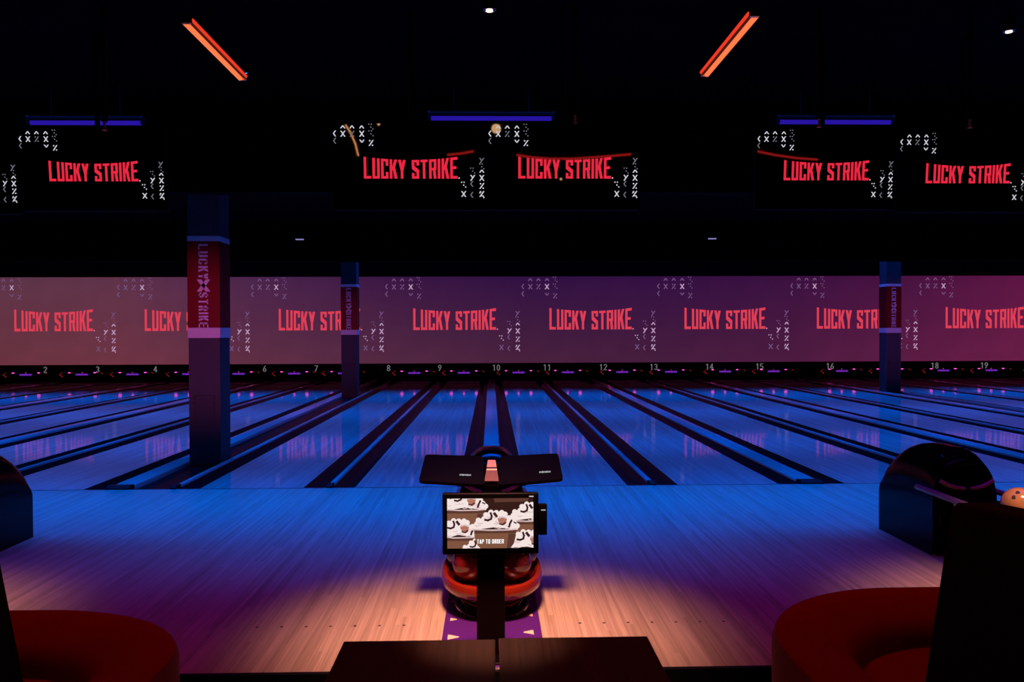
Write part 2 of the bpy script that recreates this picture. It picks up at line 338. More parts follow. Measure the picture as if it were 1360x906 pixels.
def text_quads(t, gap=0.075, arch=0.0):
    qs = []; x = 0
    for ch in t:
        wd = GW.get(ch, W_)
        for q in G.get(ch, []): qs.append([(x+a, b) for a, b in q])
        x += wd+gap
    tot = x-gap
    if arch: qs = [[(a, b*(1+arch*((2*a/tot-1)**2-0.45))) for a, b in q] for q in qs]
    return qs, tot
def flat(mb, quads, org, right, up, nrm, sx=1.0, sy=1.0, off=0.0):
    org, right, up, nrm = map(Vector, (org, right, up, nrm))
    for q in quads:
        mb.add([org+right*(a*sx)+up*(b*sy)+nrm*off for a, b in q], [tuple(range(len(q)))])
# broken little X marks
def xmark(cx, cy, s, kind):
    t = 0.26*s; o = []
    def dg(x0, y0, x1, y1): o.append([(x0-t*.5, y0), (x0+t*.5, y0), (x1+t*.5, y1), (x1-t*.5, y1)])
    l, r, b, u = cx-s*.42, cx+s*.42, cy-s*.6, cy+s*.6
    if kind in 'X^': dg(l, b, cx, cy); dg(r, b, cx, cy)
    if kind in 'Xv': dg(cx, cy, l, u); dg(cx, cy, r, u)
    if kind == '/': dg(l, b, r, u); dg(cx, cy, l, u)
    if kind == '(': dg(cx, b, l, cy); dg(l, cy, cx, u)
    if kind == ':':
        for (a, c) in ((l, u), (cx, cy), (r, b+s*.2), (cx+s*.1, u)): o.append([(a-t*.45, c-t*.45), (a+t*.45, c-t*.45), (a+t*.45, c+t*.45), (a-t*.45, c+t*.45)])
    if kind == 'k': dg(l, b, cx, cy); dg(cx, cy, r, u); o.append([(l, u-t), (l+t, u-t), (l+t, u), (l, u)]); o.append([(r-t, b), (r, b), (r, b+t), (r-t, b+t)])
    return o
# (u, v) from the panel's top-left, v downwards; bright or faint
XPAT = [(.015, .115, '(', 1), (.063, .022, '^', 1), (.123, .022, '^', 1), (.186, .022, '^', 1), (.246, .04, ':', 0),
        (.063, .118, 'X', 1), (.123, .118, 'k', 0), (.186, .118, 'X', 1), (.246, .118, ':', 0), (.186, .22, 'v', 1), (.246, .225, 'k', 1), (.015, .2, '(', 0),
        (.97, .43, '/', 0), (.97, .50, ':', 0), (.97, .535, '^', 1), (.91, .63, '/', 1), (.97, .63, 'X', 1), (.85, .715, ':', 1), (.91, .70, '(', 0), (.97, .725, 'k', 1),
        (.85, .82, 'X', 1), (.91, .83, '(', 0), (.97, .82, 'k', 1), (.97, .84, ':', 1), (.91, .55, ':', 0)]
def logo_panel(parent, W, H, mats, yfront, zc=0.0, lv=(0.405, 0.64), lu=(0.195, 0.81), faint=False):
    """red two-word logo and white X marks on a panel in its own X-Z plane (panel centre = origin), facing -Y"""
    qs, tot = text_quads('LUCKY STRIKE', 0.07, 0.16)
    sx = (lu[1]-lu[0])*W/tot; sy = (lv[1]-lv[0])*H; cut = tot*0.455
    for side in (0, 1):
        mb = MB()
        flat(mb, [q for q in qs if (min(p[0] for p in q) > cut) == bool(side)], (-W/2+lu[0]*W, yfront, H/2-lv[1]*H+zc), (1, 0, 0), (0, 0, 1), (0, -1, 0), sx, sy)
        mb.build('logo_word', mats[0], parent)
    a, b = MB(), MB()
    for n_, (u, v, k, br) in enumerate(XPAT):
        if faint: br = n_ in (7, 14, 15, 16, 17, 19, 22, 23)
        flat(a if br else b, xmark(0, 0, 0.031*W, k), (-W/2+u*W, yfront, H/2-v*H+zc), (1, 0, 0), (0, 0, 1), (0, -1, 0))
    flat(a, [_b(0, 0, .008*W, .008*W)], (-W/2+(lu[1]+.006)*W, yfront, H/2-lv[1]*H+zc), (1, 0, 0), (0, 0, 1), (0, -1, 0))
    for o in (a.build('x_marks', mats[1], parent), b.build('faint_x_marks', mats[2], parent)): o['kind'] = 'stuff'

# ------------------------------------------------------------------ lane layout (X of every lane)
LW, GT, WIDE, NARROW, GAP = 1.0541, 0.235, 0.2331, 0.0626, 0.480
lanes = {}
x = WIDE/2+GT; lanes[10] = (x, x+LW); x += LW
for k in range(11, 21):
    cap = WIDE if (k-1) % 2 else NARROW
    if k == 16: cap += GAP
    x += 2*GT+cap; lanes[k] = (x, x+LW); x += LW
x = -(WIDE/2+GT); lanes[9] = (x-LW, x); x -= LW
for k in range(8, 0, -1):
    cap = WIDE if k % 2 else NARROW
    if k == 7: cap += GAP
    x -= 2*GT+cap; lanes[k] = (x-LW, x); x -= LW
XL, XR = lanes[1][0]-0.9, lanes[20][1]+0.9
LANE_END = 18.9; SCREEN_Y = 16.95; SIGN_Y = 17.75; CEIL = 4.25; YB = -13.0; SEAT_Z = -0.12
retX = {9: 0.0, 11: lanes[11][1]+GT+WIDE/2, 7: lanes[7][1]+GT+WIDE/2}

# ------------------------------------------------------------------ the room
floor = struct(MB().box(XL, XR, -4.57, 0.0, -0.14, 0.0).build('floor', approach_m))
struct(MB().box(XL, XR, 0.0, 20.2, -0.30, -0.15).build('floor_subfloor', black_paint))
struct(MB().box(XL, XR, YB, -4.60, SEAT_Z-0.15, SEAT_Z).build('floor_seating', carpet))
struct(MB().box(XL, XR, -4.60, -4.57, SEAT_Z-0.02, 0.003).build('trim_1', black_paint))
struct(MB().box(XL, XR, YB, 20.2, CEIL, CEIL+0.15).build('ceiling', ceil_m))
struct(MB().box(XL, XR, 20.2, 20.35, -0.3, CEIL).build('wall_back', black_paint))
struct(MB().box(XL, XR, YB-0.15, YB, -0.3, CEIL).build('wall_front', black_paint))
struct(MB().box(XL-0.15, XL, YB, 20.2, -0.3, CEIL).build('wall_left', black_paint))
struct(MB().box(XR, XR+0.15, YB, 20.2, -0.3, CEIL).build('wall_right', black_paint))
struct(MB().box(XL+0.002, XR-0.002, 0.95, 1.15, 3.20, CEIL-0.002).build('ceiling_added_mask', ceil_m))  # added black slab hiding the near pillar's blue-lit top
struct(MB().box(XL+0.002, XR-0.002, 11.3, 11.5, 3.30, CEIL-0.002).build('ceiling_added_mask_far', ceil_m))  # added likewise to keep the far pillars' tops dark
MB().box(XL, XR, -0.022, 0.0, 0.0, 0.0012).build('foul_line', foul_m, floor)
dot = None
for k in (8, 9, 10, 11):
    for j in range(-3, 4):
        X = (lanes[k][0]+lanes[k][1])/2 + j*0.1325
        if dot is None: dot = MB().cyl((0, 0, 0), 0.0085, 0.0012, 12).build('approach_dot', foul_m, floor); d = dot
        else: d = dot.copy(); C.objects.link(d); d.parent = floor
        d.location = (X, -3.97, 0.0)

# ------------------------------------------------------------------ lanes, gutters, dividers
ORD = {1: 'leftmost bowling lane, left of the lane numbered two', 5: 'bowling lane passing behind the large pillar, between lanes four and six',
       17: 'bowling lane between the lanes numbered sixteen and eighteen', 20: 'rightmost bowling lane, right of the lane numbered nineteen'}
def gutter(x0, x1):
    n = 8; o = [(x0+(x1-x0)*i/n, -0.09*math.sin(PI*i/n)-0.004) for i in range(n+1)]
    ring = o+[(x1, -0.145), (x0, -0.145)]
    return MB().prism(ring, 0.012, LANE_END, 1)
for k, (a, b) in lanes.items():
    t = thing('bowling_lane', ORD.get(k, 'glossy blue-lit bowling lane running to the number %s' % WORDS[k]), 'lane', ((a+b)/2, 0, 0), 'bowling lanes')
    h = LW/2
    bed = MB().box(-h, h, 0.006, LANE_END, -0.15, 0.0).build('lane_bed', lane_m, t)
    gutter(-h-GT, -h).build('gutter', gutter_m, t, True); gutter(h, h+GT).build('gutter', gutter_m, t, True)
def divider(x0, x1, label, wide):
    c, h = (x0+x1)/2, (x1-x0)/2-0.002
    t = thing('lane_divider', label, 'lane divider', (c, 0, 0), 'dividers between gutters')
    r = min(0.02, h*.5)
    MB().bbox(-h, h, 0.14, LANE_END, -0.148, 0.022, r, 2).build('capping', cap_m, t, True)
    e = h
    prof = [(0.0, -0.148), (0.16, -0.148), (0.16, 0.028), (0.06, 0.034), (0.01, 0.016), (0.0, -0.02)]
    MB().prism([(p[0]-0.03, p[1]) for p in prof], -e, e, 0).build('end_cap', cap_end_m, t)
    return t
def num(k): return {1: 'leftmost lane', 20: 'rightmost lane'}.get(k, 'lane %s' % WORDS[k])
for k in range(1, 20):
    x0, x1 = lanes[k][1]+GT, lanes[k+1][0]-GT
    if k in (7, 15):
        wide_left = (x0, x0+(WIDE if k % 2 else NARROW)); 
        divider(wide_left[0], wide_left[1], 'wide divider capping left of the pillars between %s and %s' % (num(k), num(k+1)), True)
        divider(x1-NARROW, x1, 'narrow divider capping right of the pillars between %s and %s' % (num(k), num(k+1)), False)
        st = struct(MB().box(wide_left[1]+0.003, x1-NARROW-0.003, 0.012, LANE_END, -0.149, -0.03).build('floor_pillar_strip', gutter_m))
    else:
        divider(x0, x1, '%s divider capping between %s and %s' % ('wide' if k % 2 else 'narrow', num(k), num(k+1)), bool(k % 2))

# ------------------------------------------------------------------ projection screens above the pinsetters
zt = at_Y(600, 367.5, SCREEN_Y).z; zb = at_Y(600, 482.5, SCREEN_Y).z; SH = zt-zb
def sx_at(px): return at_Y(px, 425, SCREEN_Y).x
EDGES = [-16, 156, 334, 512, 693, 873, 1050, 1221, 1392]
gtop = [rgb(92, 52, 70), rgb(94, 50, 72), rgb(74, 36, 74), rgb(58, 22, 66), rgb(48, 16, 64), rgb(50, 15, 64), rgb(58, 16, 62), rgb(72, 18, 62), rgb(96, 22, 66), rgb(110, 26, 68)]
gbot = [rgb(104, 50, 62), rgb(110, 52, 66), rgb(94, 46, 66), rgb(82, 40, 64), rgb(72, 33, 60), rgb(70, 29, 60), rgb(76, 27, 62), rgb(92, 28, 66), rgb(106, 30, 70), rgb(112, 32, 70)]
for i, k in enumerate(range(-3, 5)):
    xa, xb = sx_at(EDGES[i]), sx_at(EDGES[i+1]); TP = xb-xa
    xa2, xb2 = max(xa, XL+0.02), min(xb, XR-0.02)
    lab = ['glowing dusky pink projection screen with red logo, cut by the left photo edge', 'dusky pink projection screen whose red logo runs behind the large near pillar',
           'purple projection screen whose red logo is cut by the slim far pillar', 'purple projection screen just right of the slim far pillar',
           'dark purple projection screen above numbers ten and eleven', 'dark purple projection screen above numbers thirteen and fourteen',
           'purple projection screen whose red logo is cut by the rightmost pillar', 'magenta projection screen with red logo right of the rightmost pillar'][i]
    t = thing('projection_screen', lab, 'projection screen', ((xa+xb)/2, SCREEN_Y, (zt+zb)/2), 'projection screens above the pins')
    g = screen_gradient('painted_light_fade', None, None, (gtop[i], gbot[i]), (gtop[i+1], gbot[i+1]), (TP, SH))
    pm = MB().box(xa2-xa, xb2-xa, 0, 0.03, 0, SH).build('screen_panel', g, t, loc=(-TP/2, 0, -SH/2))
    logo_panel(t, TP, SH, (logo_pink, px_white, px_grey), -0.004, 0, (0.385, 0.615), (0.203, 0.81), True)
    if i == 7: last = xb2
MB()
x_first = sx_at(EDGES[0])
if x_first > XL+0.05:
    t = thing('projection_screen', 'dim strip of projection screen against the left wall', 'projection screen', (XL+0.03, SCREEN_Y, zb), None)
    MB().box(0, x_first-XL-0.03, 0, 0.03, 0, SH).build('screen_panel', screen_gradient('painted_light_fade', None, None, (gtop[0], gbot[0]), (gtop[0], gbot[0]), (1, SH)), t)
if last < XR-0.1:
    t = thing('projection_screen', 'plain magenta strip of projection screen by the right wall', 'projection screen', (last, SCREEN_Y, zb), None)
    MB().box(0, XR-0.02-last, 0, 0.03, 0, SH).build('screen_panel', screen_gradient('painted_light_fade', None, None, (gtop[8], gbot[8]), (gtop[9], gbot[9]), (2, SH)), t)
# black masking above and the number rail below the screens
struct(MB().box(XL, XR, SCREEN_Y, SCREEN_Y+0.12, zt+0.002, CEIL-0.002).build('wall_masking', black_paint))
struct(MB().box(XL, XR, SCREEN_Y-0.01, SCREEN_Y+0.12, zb-0.235, zb-0.004).build('trim_2', black_paint))

# ------------------------------------------------------------------ pinsetters, one per lane
proto = None
zs = at_Y(622, 495, SIGN_Y).z
def pinsetter_parts(t):
    MB().bbox(-0.763, 0.763, 0.05, 0.45, zs-0.02, zs+0.30, 0.02).build('housing', black_paint, t)
    MB().bbox(-0.56, 0.56, -0.03, 0.045, zs-0.10, zs+0.05, 0.02).build('sweep_bar', satin_black, t, True)
    sg = MB().bbox(-0.20, 0.20, -0.038, -0.031, zs-0.035, zs+0.03, 0.003, 1).build('sign', sign_purple, t)
    qs, tot = text_quads('EIOIREIOI', .1); mb = MB()
    flat(mb, qs, (-0.18, -0.0405, zs-0.02), (1, 0, 0), (0, 0, 1), (0, -1, 0), 0.36/tot, 0.036); mb.build('sign_lettering', sign_letters, sg)
    for X in (-0.40, 0.0, 0.40):
        MB().cyl((X, -0.034, zs+0.095), 0.052 if X else 0.036, 0.03, 14, 1).build('lamp', lamp_pink, t)
    MB().tube([(-0.46, -0.04, zs+0.105), (-0.58, -0.04, zs+0.085), (-0.70, -0.04, zs+0.0), (-0.60, -0.04, zs-0.075)], 0.014, 8).build('chevron_light', lamp_red, t)
    MB().tube([(0.46, -0.04, zs+0.105), (0.56, -0.04, zs+0.09), (0.66, -0.04, zs+0.02)], 0.009, 8).build('chevron_light', lamp_red, t)
    for X in (-0.771, 0.771): MB().box(X-0.007, X+0.007, 0.1, 0.4, 0.0215, zs+0.29).build('side_frame', black_paint, t)
    for X in (-0.60, 0.60): MB().box(X-0.02, X+0.02, 0.0, 0.05, zs-0.02, zs+0.26).build('sweep_arm', satin_black, t)
zn = at_Y(622, 488.5, SCREEN_Y-0.012).z
for k, (a, b) in lanes.items():
    c = (a+b)/2
    lab = {1: 'pinsetter front with pink lamps over the leftmost lane', 20: 'pinsetter front with pink lamps over the rightmost lane',
           5: 'pinsetter front half hidden behind the large near pillar', 17: 'pinsetter front half hidden by the far pillar right of number 16'}.get(k, 'dark pinsetter front with purple sign and pink lamps beside number %s' % WORDS[k])
    if proto is None:
        t = thing('pinsetter', lab, 'pinsetter', (c, SIGN_Y, 0), 'pinsetters at the lane ends'); pinsetter_parts(t); proto = t
    else:
        t = copy_tree(proto); t.location = (c, SIGN_Y, 0); t['label'] = lab
for k, (a, b) in lanes.items():
    if k in (1, 5, 17): continue
    c = (a+b)/2-0.72
    qs, tot = text_quads(str(k), 0.1); mb = MB(); hh = 0.185; ww = hh*0.62*tot/W_*0.9
    flat(mb, qs, (-ww/2, 0, -hh/2), (1, 0, 0), (0, 0, 1), (0, -1, 0), ww/tot, hh)
    # a thin raised numeral
    vs = list(mb.v); fs = list(mb.f); mb2 = MB()
    for f in fs:
        q = [vs[i] for i in f]; mb2.prism([(p[0], p[2]) for p in q], 0.0, -0.008, 1)
    o = mb2.build('lane_number', num_glow, loc=(c, SCREEN_Y-0.010, zn))
    tag(o, 'grey numeral %s on the black rail below the projection screens' % WORDS[k], 'number', 'lane numbers')

# ------------------------------------------------------------------ pillars
def pillar(xc, Y, label, wd=0.385):
    h = wd/2
    t = thing('pillar', label, 'pillar', (xc, Y+h, -0.03), 'pillars in the lane gap')
    z = lambda v: v+0.03
    MB().bbox(-h, h, -h, h, 0, CEIL+0.03, 0.008, 2).build('shaft', pillar_m, t)
    g = h+0.006
    zA, zB, zC, zD = 1.535, 1.662, 2.725, 2.79
    def ring(z0, z1, name, m, gg=g): return MB().bbox(-gg, gg, -gg, gg, z(z0), z(z1), 0.004, 1).build(name, m, t)
    ring(zA, zB, 'white_stripe', band_white); band = ring(zB+.001, zC-.001, 'red_band', band_red); ring(zC, zD, 'white_stripe', band_white)
    # lettering reads downwards: right = -Z, up = +X
    for s, nm in (((0, -1, 0), 'front'),):
        mb = MB(); H = 0.118
        a, ta = text_quads('LUCKY', .11); b, tb = text_quads('STRIKE', .11)
        sc = H; y = -g-0.0015
        flat(mb, a, (-0.062, y, z(zC)-0.035), (0, 0, -1), (1, 0, 0), (0, -1, 0), 0.43/ta, sc)
        flat(mb, b, (-0.062, y, z(zC)-0.63), (0, 0, -1), (1, 0, 0), (0, -1, 0), 0.43/tb, sc)
        X = [[(-.5, -.55), (-.16, -.55), (.5, .55), (.16, .55)], [(.5, -.55), (.16, -.55), (-.5, .55), (-.16, .55)]]
        flat(mb, X, (0.0, y, z(zC)-0.545), (1, 0, 0), (0, 0, 1), (0, -1, 0), 0.165, 0.135)
        mb.build('lettering', band_white, band)
    pn = MB().bbox(-0.13, 0.125, -h-0.012, -h+0.01, 0.46, 0.86, 0.004, 1).build('access_panel', pillar_panel_m, t)
    for bx in (-0.125, 0.115):
        for bz in (0.77, 0.83): MB().cyl((bx, -h-0.02, bz), 0.02, 0.012, 10, 1).build('bolt', bolt_m, pn)
    return t
x7 = lanes[8][0]-GT-NARROW-GAP/2; x15 = lanes[16][0]-GT-NARROW-GAP/2
pillar(x7, 1.70, 'large near pillar with red lettered band between lanes 7 and 8')
pillar(x7, 11.9, 'slim far pillar with red lettered band left of number 8')
pillar(x15, 12.2, 'far pillar with red lettered band right of number 16')

# ------------------------------------------------------------------ hanging screens
def monitor(px, py, Y, label, Wd=1.27, tilt=5.0):
    p = at_Y(px, py, Y); H = Wd*9/16
    t = thing('hanging_monitor', label, 'monitor', p, 'monitors hung over the approach')
    t.rotation_euler = (math.radians(tilt), 0, 0)   # leans towards the seats
    MB().bbox(-Wd/2, Wd/2, 0.0, 0.055, -H/2, H/2, 0.008, 2).build('casing', satin_black, t)
    s = MB().box(-Wd/2+0.008, Wd/2-0.008, -0.002, 0.001, -H/2+0.012, H/2-0.008).build('display', screen_glass, t)
    logo_panel(t, Wd-0.016, H-0.02, (logo_red, x_white, x_grey), -0.0045)
    top = (CEIL-p.z)
    MB().bbox(-0.16, 0.16, 0.055, 0.10, -0.12, 0.2, 0.01).build('bracket', satin_black, t)
    R = t.rotation_euler.to_matrix().inverted()
    a = Vector((0, 0.09, 0.1)); b = R @ ((t.rotation_euler.to_matrix() @ a)+Vector((0, 0, top-(t.rotation_euler.to_matrix() @ a).z-0.002)))
    MB().tube([a, b], 0.022, 10).build('ceiling_pole', satin_black, t)
    return t, p
YM = -1.65; YS = -1.15
monitor(545, 221.5, YM, 'black hanging monitor with red logo, left one of the central pair')
monitor(749.5, 221.5, YM, 'black hanging monitor with red logo, right one of the central pair')
monitor(124, 226, YS, 'black hanging monitor with red logo above the large near pillar')
monitor(-73, 230, YS, 'black hanging monitor cut by the left edge of the photo')
monitor(1097, 225, YS, 'black hanging monitor with red logo below the right blue tube')
monitor(1285, 229, YS, 'rightmost black hanging monitor with red logo')

# ------------------------------------------------------------------ tubes and lamps under the ceiling
def linear_light(p0, p1, label, glow, glow2, rad, cat='tube light', watts=None, group=None, hang=True, double=True):
    p0, p1 = Vector(p0), Vector(p1); d = p1-p0; ln = d.length
    t = thing('tube_light', label, cat, p0, group, math.atan2(d.y, d.x)-PI/2)
    MB().bbox(-rad*1.5, rad*1.5, 0, ln, rad*1.0, rad*2.6, rad*.3, 1).build('housing', satin_black if double else ceil_m, t)
    if double:
        MB().tube([(-rad*1.1, 0.02, 0), (-rad*1.1, ln-0.02, 0)], rad, 12).build('tube', glow, t, True)
        MB().tube([(rad*1.6, 0.02, rad*1.0), (rad*1.6, ln-0.02, rad*1.0)], rad*.62, 10).build('tube', glow2, t, True)
    else: MB().tube([(0, 0.02, 0), (0, ln-0.02, 0)], rad, 12).build('tube', glow, t, True)
    for y in (0, ln): MB().bbox(-rad*2.0, rad*1.8, y-0.012, y+0.012, -rad*.8, rad*2.6, rad*.2, 1).build('end_cap', chrome if double else satin_black, t)
    for y in (ln*.2, ln*.8): MB().tube([(0, y, rad*2), (0, y, CEIL-p0.z-0.002)], 0.006, 6).build('hanger_wire', satin_black, t)
    return t
ZT = 4.0
a, b = at_Z(247, 29, ZT), at_Z(324, 105, ZT); a.x = b.x = (a.x+b.x)/2
linear_light(a, b, 'glowing orange tube light at the upper left of the ceiling', tube_orange, tube_red, 0.021, group='orange ceiling tubes')
a, b = at_Z(999, 20, ZT), at_Z(937, 100, ZT); a.x = b.x = (a.x+b.x)/2
t = linear_light(a, b, 'glowing orange tube light at the upper right of the ceiling', tube_orange, tube_red, 0.021, group='orange ceiling tubes')
t.scale = (-1, 1, 1)
YT = -0.40
for (l, r, y, lab) in ((570, 735, 157, 'blue tube light over the central pair of hanging monitors'), (38, 190, 163, 'blue tube light at the left, above a hanging monitor'), (1033, 1185, 162, 'blue tube light at the right, above a hanging monitor')):
    a, b = at_Y(l, y, YT), at_Y(r, y, YT); b.z = a.z
    linear_light(a, b, lab, tube_blue, tube_blue, 0.022, group='blue ceiling tubes', double=False)
def downlight(px, py, Z, label, aim=None):
    p = at_Z(px, py, Z)
    t = thing('ceiling_spotlight', label, 'spotlight', p, 'small ceiling spotlights')
    MB().cyl((0, 0, 0.012), 0.045, 0.10, 20).build('can', satin_black, t, True)
    MB().tube([(0.045*math.cos(2*PI*i/20), 0.045*math.sin(2*PI*i/20), 0.012) for i in range(20)], 0.009, 8, True).build('trim_ring', chrome, t, True)
    MB().cyl((0, 0, 0.0), 0.026, 0.012, 16).build('bulb', lamp_warm, t)
    MB().tube([(0, 0, 0.11), (0, 0, CEIL-Z-0.002)], 0.012, 8).build('stem', satin_black, t)
downlight(650, 15, 4.05, 'small warm ceiling spotlight at the top centre')
downlight(1340, 43, 4.05, 'small warm ceiling spotlight at the far upper right')
for px, py, lab in ((398, 318, 'tiny bluish lamp high above the numeral seven'), (946, 317, 'tiny bluish lamp high above the numeral fourteen')):
    p = at_Y(px, py, 9.0)
    t = thing('small_lamp', lab, 'lamp', p, 'tiny far lamps')
    MB().cyl((0, 0, 0.008), 0.06, 0.07, 16).build('can', satin_black, t); MB().bbox(-0.085, 0.085, -0.03, 0.03, -0.012, 0.01, 0.006, 1).build('lens', lamp_white, t)
    MB().tube([(0, 0, 0.07), (0, 0, CEIL-p.z-0.002)], 0.012, 8).build('stem', satin_black, t)
for px, py, lab in ((764, 158, 'sprinkler head between the central and right hanging monitors'), (1288, 164, 'sprinkler head above the rightmost hanging monitor'), (1088, 163, 'sprinkler head in front of the right blue tube'), (139, 167, 'sprinkler head in front of the left blue tube')):
    p = at_Y(px, py, -1.75)
    t = thing('sprinkler', lab, 'sprinkler', p, 'ceiling sprinklers')
    MB().cyl((0, 0, -0.03), 0.011, 0.062, 10).build('head', sprinkler_m, t, True); MB().cyl((0, 0, -0.038), 0.02, 0.006, 12).build('deflector', sprinkler_m, t)
    MB().cyl((0, 0, 0.032), 0.022, CEIL-p.z-0.034, 10).build('pipe', satin_black, t)

# ------------------------------------------------------------------ ball returns
def oval(cx, cy, rx, ry, z, n=40, p=2.4):
    o = []
    for i in range(n):
        a = 2*PI*i/n; c, s = math.cos(a), math.sin(a)
        o.append((cx+rx*math.copysign(abs(c)**(2/p), c), cy+ry*math.copysign(abs(s)**(2/p), s), z))
    return o
def ball_return(label, X):
    # local: x across, y = 0 at the mouth of the hood, +y down-lane, -y towards the seats
    t = thing('ball_return', label, 'ball return', (X, -2.74, 0), 'ball returns on the approach')
    # hood: tall shell, rounded at the rear, open mouth with a thick lip at the front
    prof = []   # (y, z_top, halfwidth)
    rings = []
    n = 22
    for i in range(15):
        y = 0.80*i/14
        top = 0.755 if y < 0.32 else 0.40+0.355*math.sqrt(max(0, 1-((y-0.32)/0.485)**2))
        nose = 0.755-0.05*max(0, (0.12-y)/0.12)**2 if y < 0.12 else top
        top = min(top, nose); hw = 0.225
        r = []
        for j in range(n+1):
            a = PI*j/n; c, s = math.cos(a), math.sin(a)
            zz = 0.30+(top-0.30)*abs(s)**0.75; xx = hw*math.copysign(abs(c)**0.75, c)
            r.append((xx, y, zz))
        r = [(hw, y, 0.0)]+r+[(-hw, y, 0.0)]
        rings.append(r)
    mb = MB(); k = len(rings[0]); vs = [q for R in rings for q in R]; fs = []
    for i in range(len(rings)-1):
        for j in range(k-1): fs.append((i*k+j, i*k+j+1, (i+1)*k+j+1, (i+1)*k+j))
    fs.append(tuple((len(rings)-1)*k+j for j in range(k)))
    mb.add(vs, fs)
    # inner lining, set back
    inn = [[(q[0]*0.84, q[1], max(0.0, (q[2]-0.30)*0.86+0.28) if q[2] > 0 else 0) for q in R] for R in rings[:7]]
    base = len(mb.v); mb.add([q for R in inn for q in R], [(i*k+j, i*k+j+1, (i+1)*k+j+1, (i+1)*k+j) for i in range(6) for j in range(k-1)])
    mb.add([q for q in inn[-1]], [tuple(range(k))])
    mb.build('hood', gloss_black, t, True)
    lip = [((a[0]+b[0])/2, -0.002, (a[2]+b[2])/2) for a, b in zip(rings[0], inn[0])]
    MB().tube([p for p in lip[1:-1]], 0.028, 10).build('mouth_lip', gloss_black, t, True)
    MB().bbox(-0.19, 0.19, -0.02, 0.04, 0.05, 0.46, 0.03, 2).build('mouth_sill', gloss_black, t, True)
    for sgn in (-1, 1):   # highlights of the mouth's lower lip, put in as peach-coloured arcs
        pts = [(sgn*(0.02+0.17*i/8), -0.045+0.015*(i/8), 0.485+0.055*(i/8)**2.0) for i in range(9)]
        MB().tube(pts, 0.014, 8).build('lip_highlight', peach_glint, t, True)
    # upper rack: two chrome rails on a black deck
    MB().prism([(q[0], q[1]) for q in oval(0, -0.60, 0.215, 0.60, 0, 36, 3.0)], 0.402, 0.415, 2).build('upper_deck', satin_black, t, True)
    for sgn in (-1, 1):
        MB().tube([(sgn*0.232, 0.20, 0.455), (sgn*0.232, -0.9, 0.448), (sgn*0.20, -1.10, 0.448), (sgn*0.10, -1.20, 0.448), (0, -1.225, 0.448)], 0.021, 10).build('rail', satin_steel, t, True)
        for y in (-0.25, -0.85): MB().cyl((sgn*0.21, y, 0.41), 0.009, 0.045, 8).build('rail_post', chrome, t)
    # column with red tell-tale lights
    MB().loft([oval(0, -0.74, 0.052, 0.17, z, 32) for z in (0.10, 0.12, 0.39, 0.403)]).build('column', gloss_black, t, True)
    for sgn in (-1, 1):
        MB().bbox(sgn*0.035-0.014, sgn*0.035+0.014, -0.908, -0.888, 0.235, 0.246, 0.004, 1).build('indicator', eye_red, t)
    # lower tray: red deck inside a thick red rim
    cy = -0.78
    MB().prism([(q[0], q[1]) for q in oval(0, cy, 0.255, 0.44, 0, 40)], 0.130, 0.178, 2).build('lower_deck', red_deck, t, True)
    rim = [[(p[0], p[1], p[2]) for p in oval(0, cy, rx, ry, z, 48)] for rx, ry, z in
           ((0.247, 0.432, 0.172), (0.253, 0.44, 0.192), (0.270, 0.455, 0.203), (0.290, 0.475, 0.198), (0.300, 0.485, 0.175), (0.297, 0.482, 0.145), (0.275, 0.46, 0.122), (0.25, 0.435, 0.118))]
    MB().loft(rim, True).build('lower_rim', red_shell, t, True)
    MB().loft([oval(0, cy, rx, ry, z, 40) for rx, ry, z in ((0.215, 0.40, 0.0), (0.215, 0.40, 0.03), (0.195, 0.38, 0.045), (0.20, 0.385, 0.10), (0.235, 0.42, 0.124))]).build('plinth', gloss_black, t, True)
    MB().tube(oval(0, cy, 0.218, 0.403, 0.012, 48), 0.008, 8, True).build('plinth_trim', chrome, t, True)
    MB().tube(oval(0, cy, 0.205, 0.39, 0.075, 48), 0.005, 8, True).build('plinth_trim', red_shell, t, True)
    return t
ret = ball_return('central ball return with red rimmed tray behind the order tablet', 0.0)
for k, lab in ((11, 'black hooded ball return at the right behind the dark booth back'), (7, 'black hooded ball return cut by the left edge of the photo')):
    c = copy_tree(ret); c.location.x = retX[k]; c['label'] = lab
def ball(loc, colr, label, rot=(0.6, 0.3, 0)):
    t = thing('bowling_ball', label, 'bowling ball', loc, 'bowling balls on the returns'); t.rotation_euler = rot
    MB().sphere((0, 0, 0), 0.108, 32, 20).build('shell', ball_cols[colr], t, True)
    for (px, py) in ((-0.018, 0.02), (0.018, 0.02), (0.0, -0.045)):
        z = math.sqrt(0.108**2-px*px-py*py)
        MB().cyl((px, py, z-0.006), 0.0125, 0.0072, 12).build('finger_hole', hole_m, t)
BY = -2.74
lowz = 0.178+0.1085
ball((-0.118, BY-1.03, lowz), 'red_swirl', 'red swirled bowling ball below the left half of the order tablet')
ball((0.118, BY-1.03, lowz), 'maroon', 'maroon bowling ball below the right half of the order tablet', (0.4, -0.4, 1))
ball((-0.166, BY-0.80, lowz), 'green_black', 'green-black bowling ball at the left of the central tray')
ball((0.166, BY-0.80, lowz), 'teal_black', 'blue-black bowling ball at the right of the central tray', (0.2, .5, 2))
ball((retX[11]-0.10, BY-0.76, 0.415+0.1085), 'tan', 'tan bowling ball on the right-hand ball return', (0.55, -0.75, 0.2))

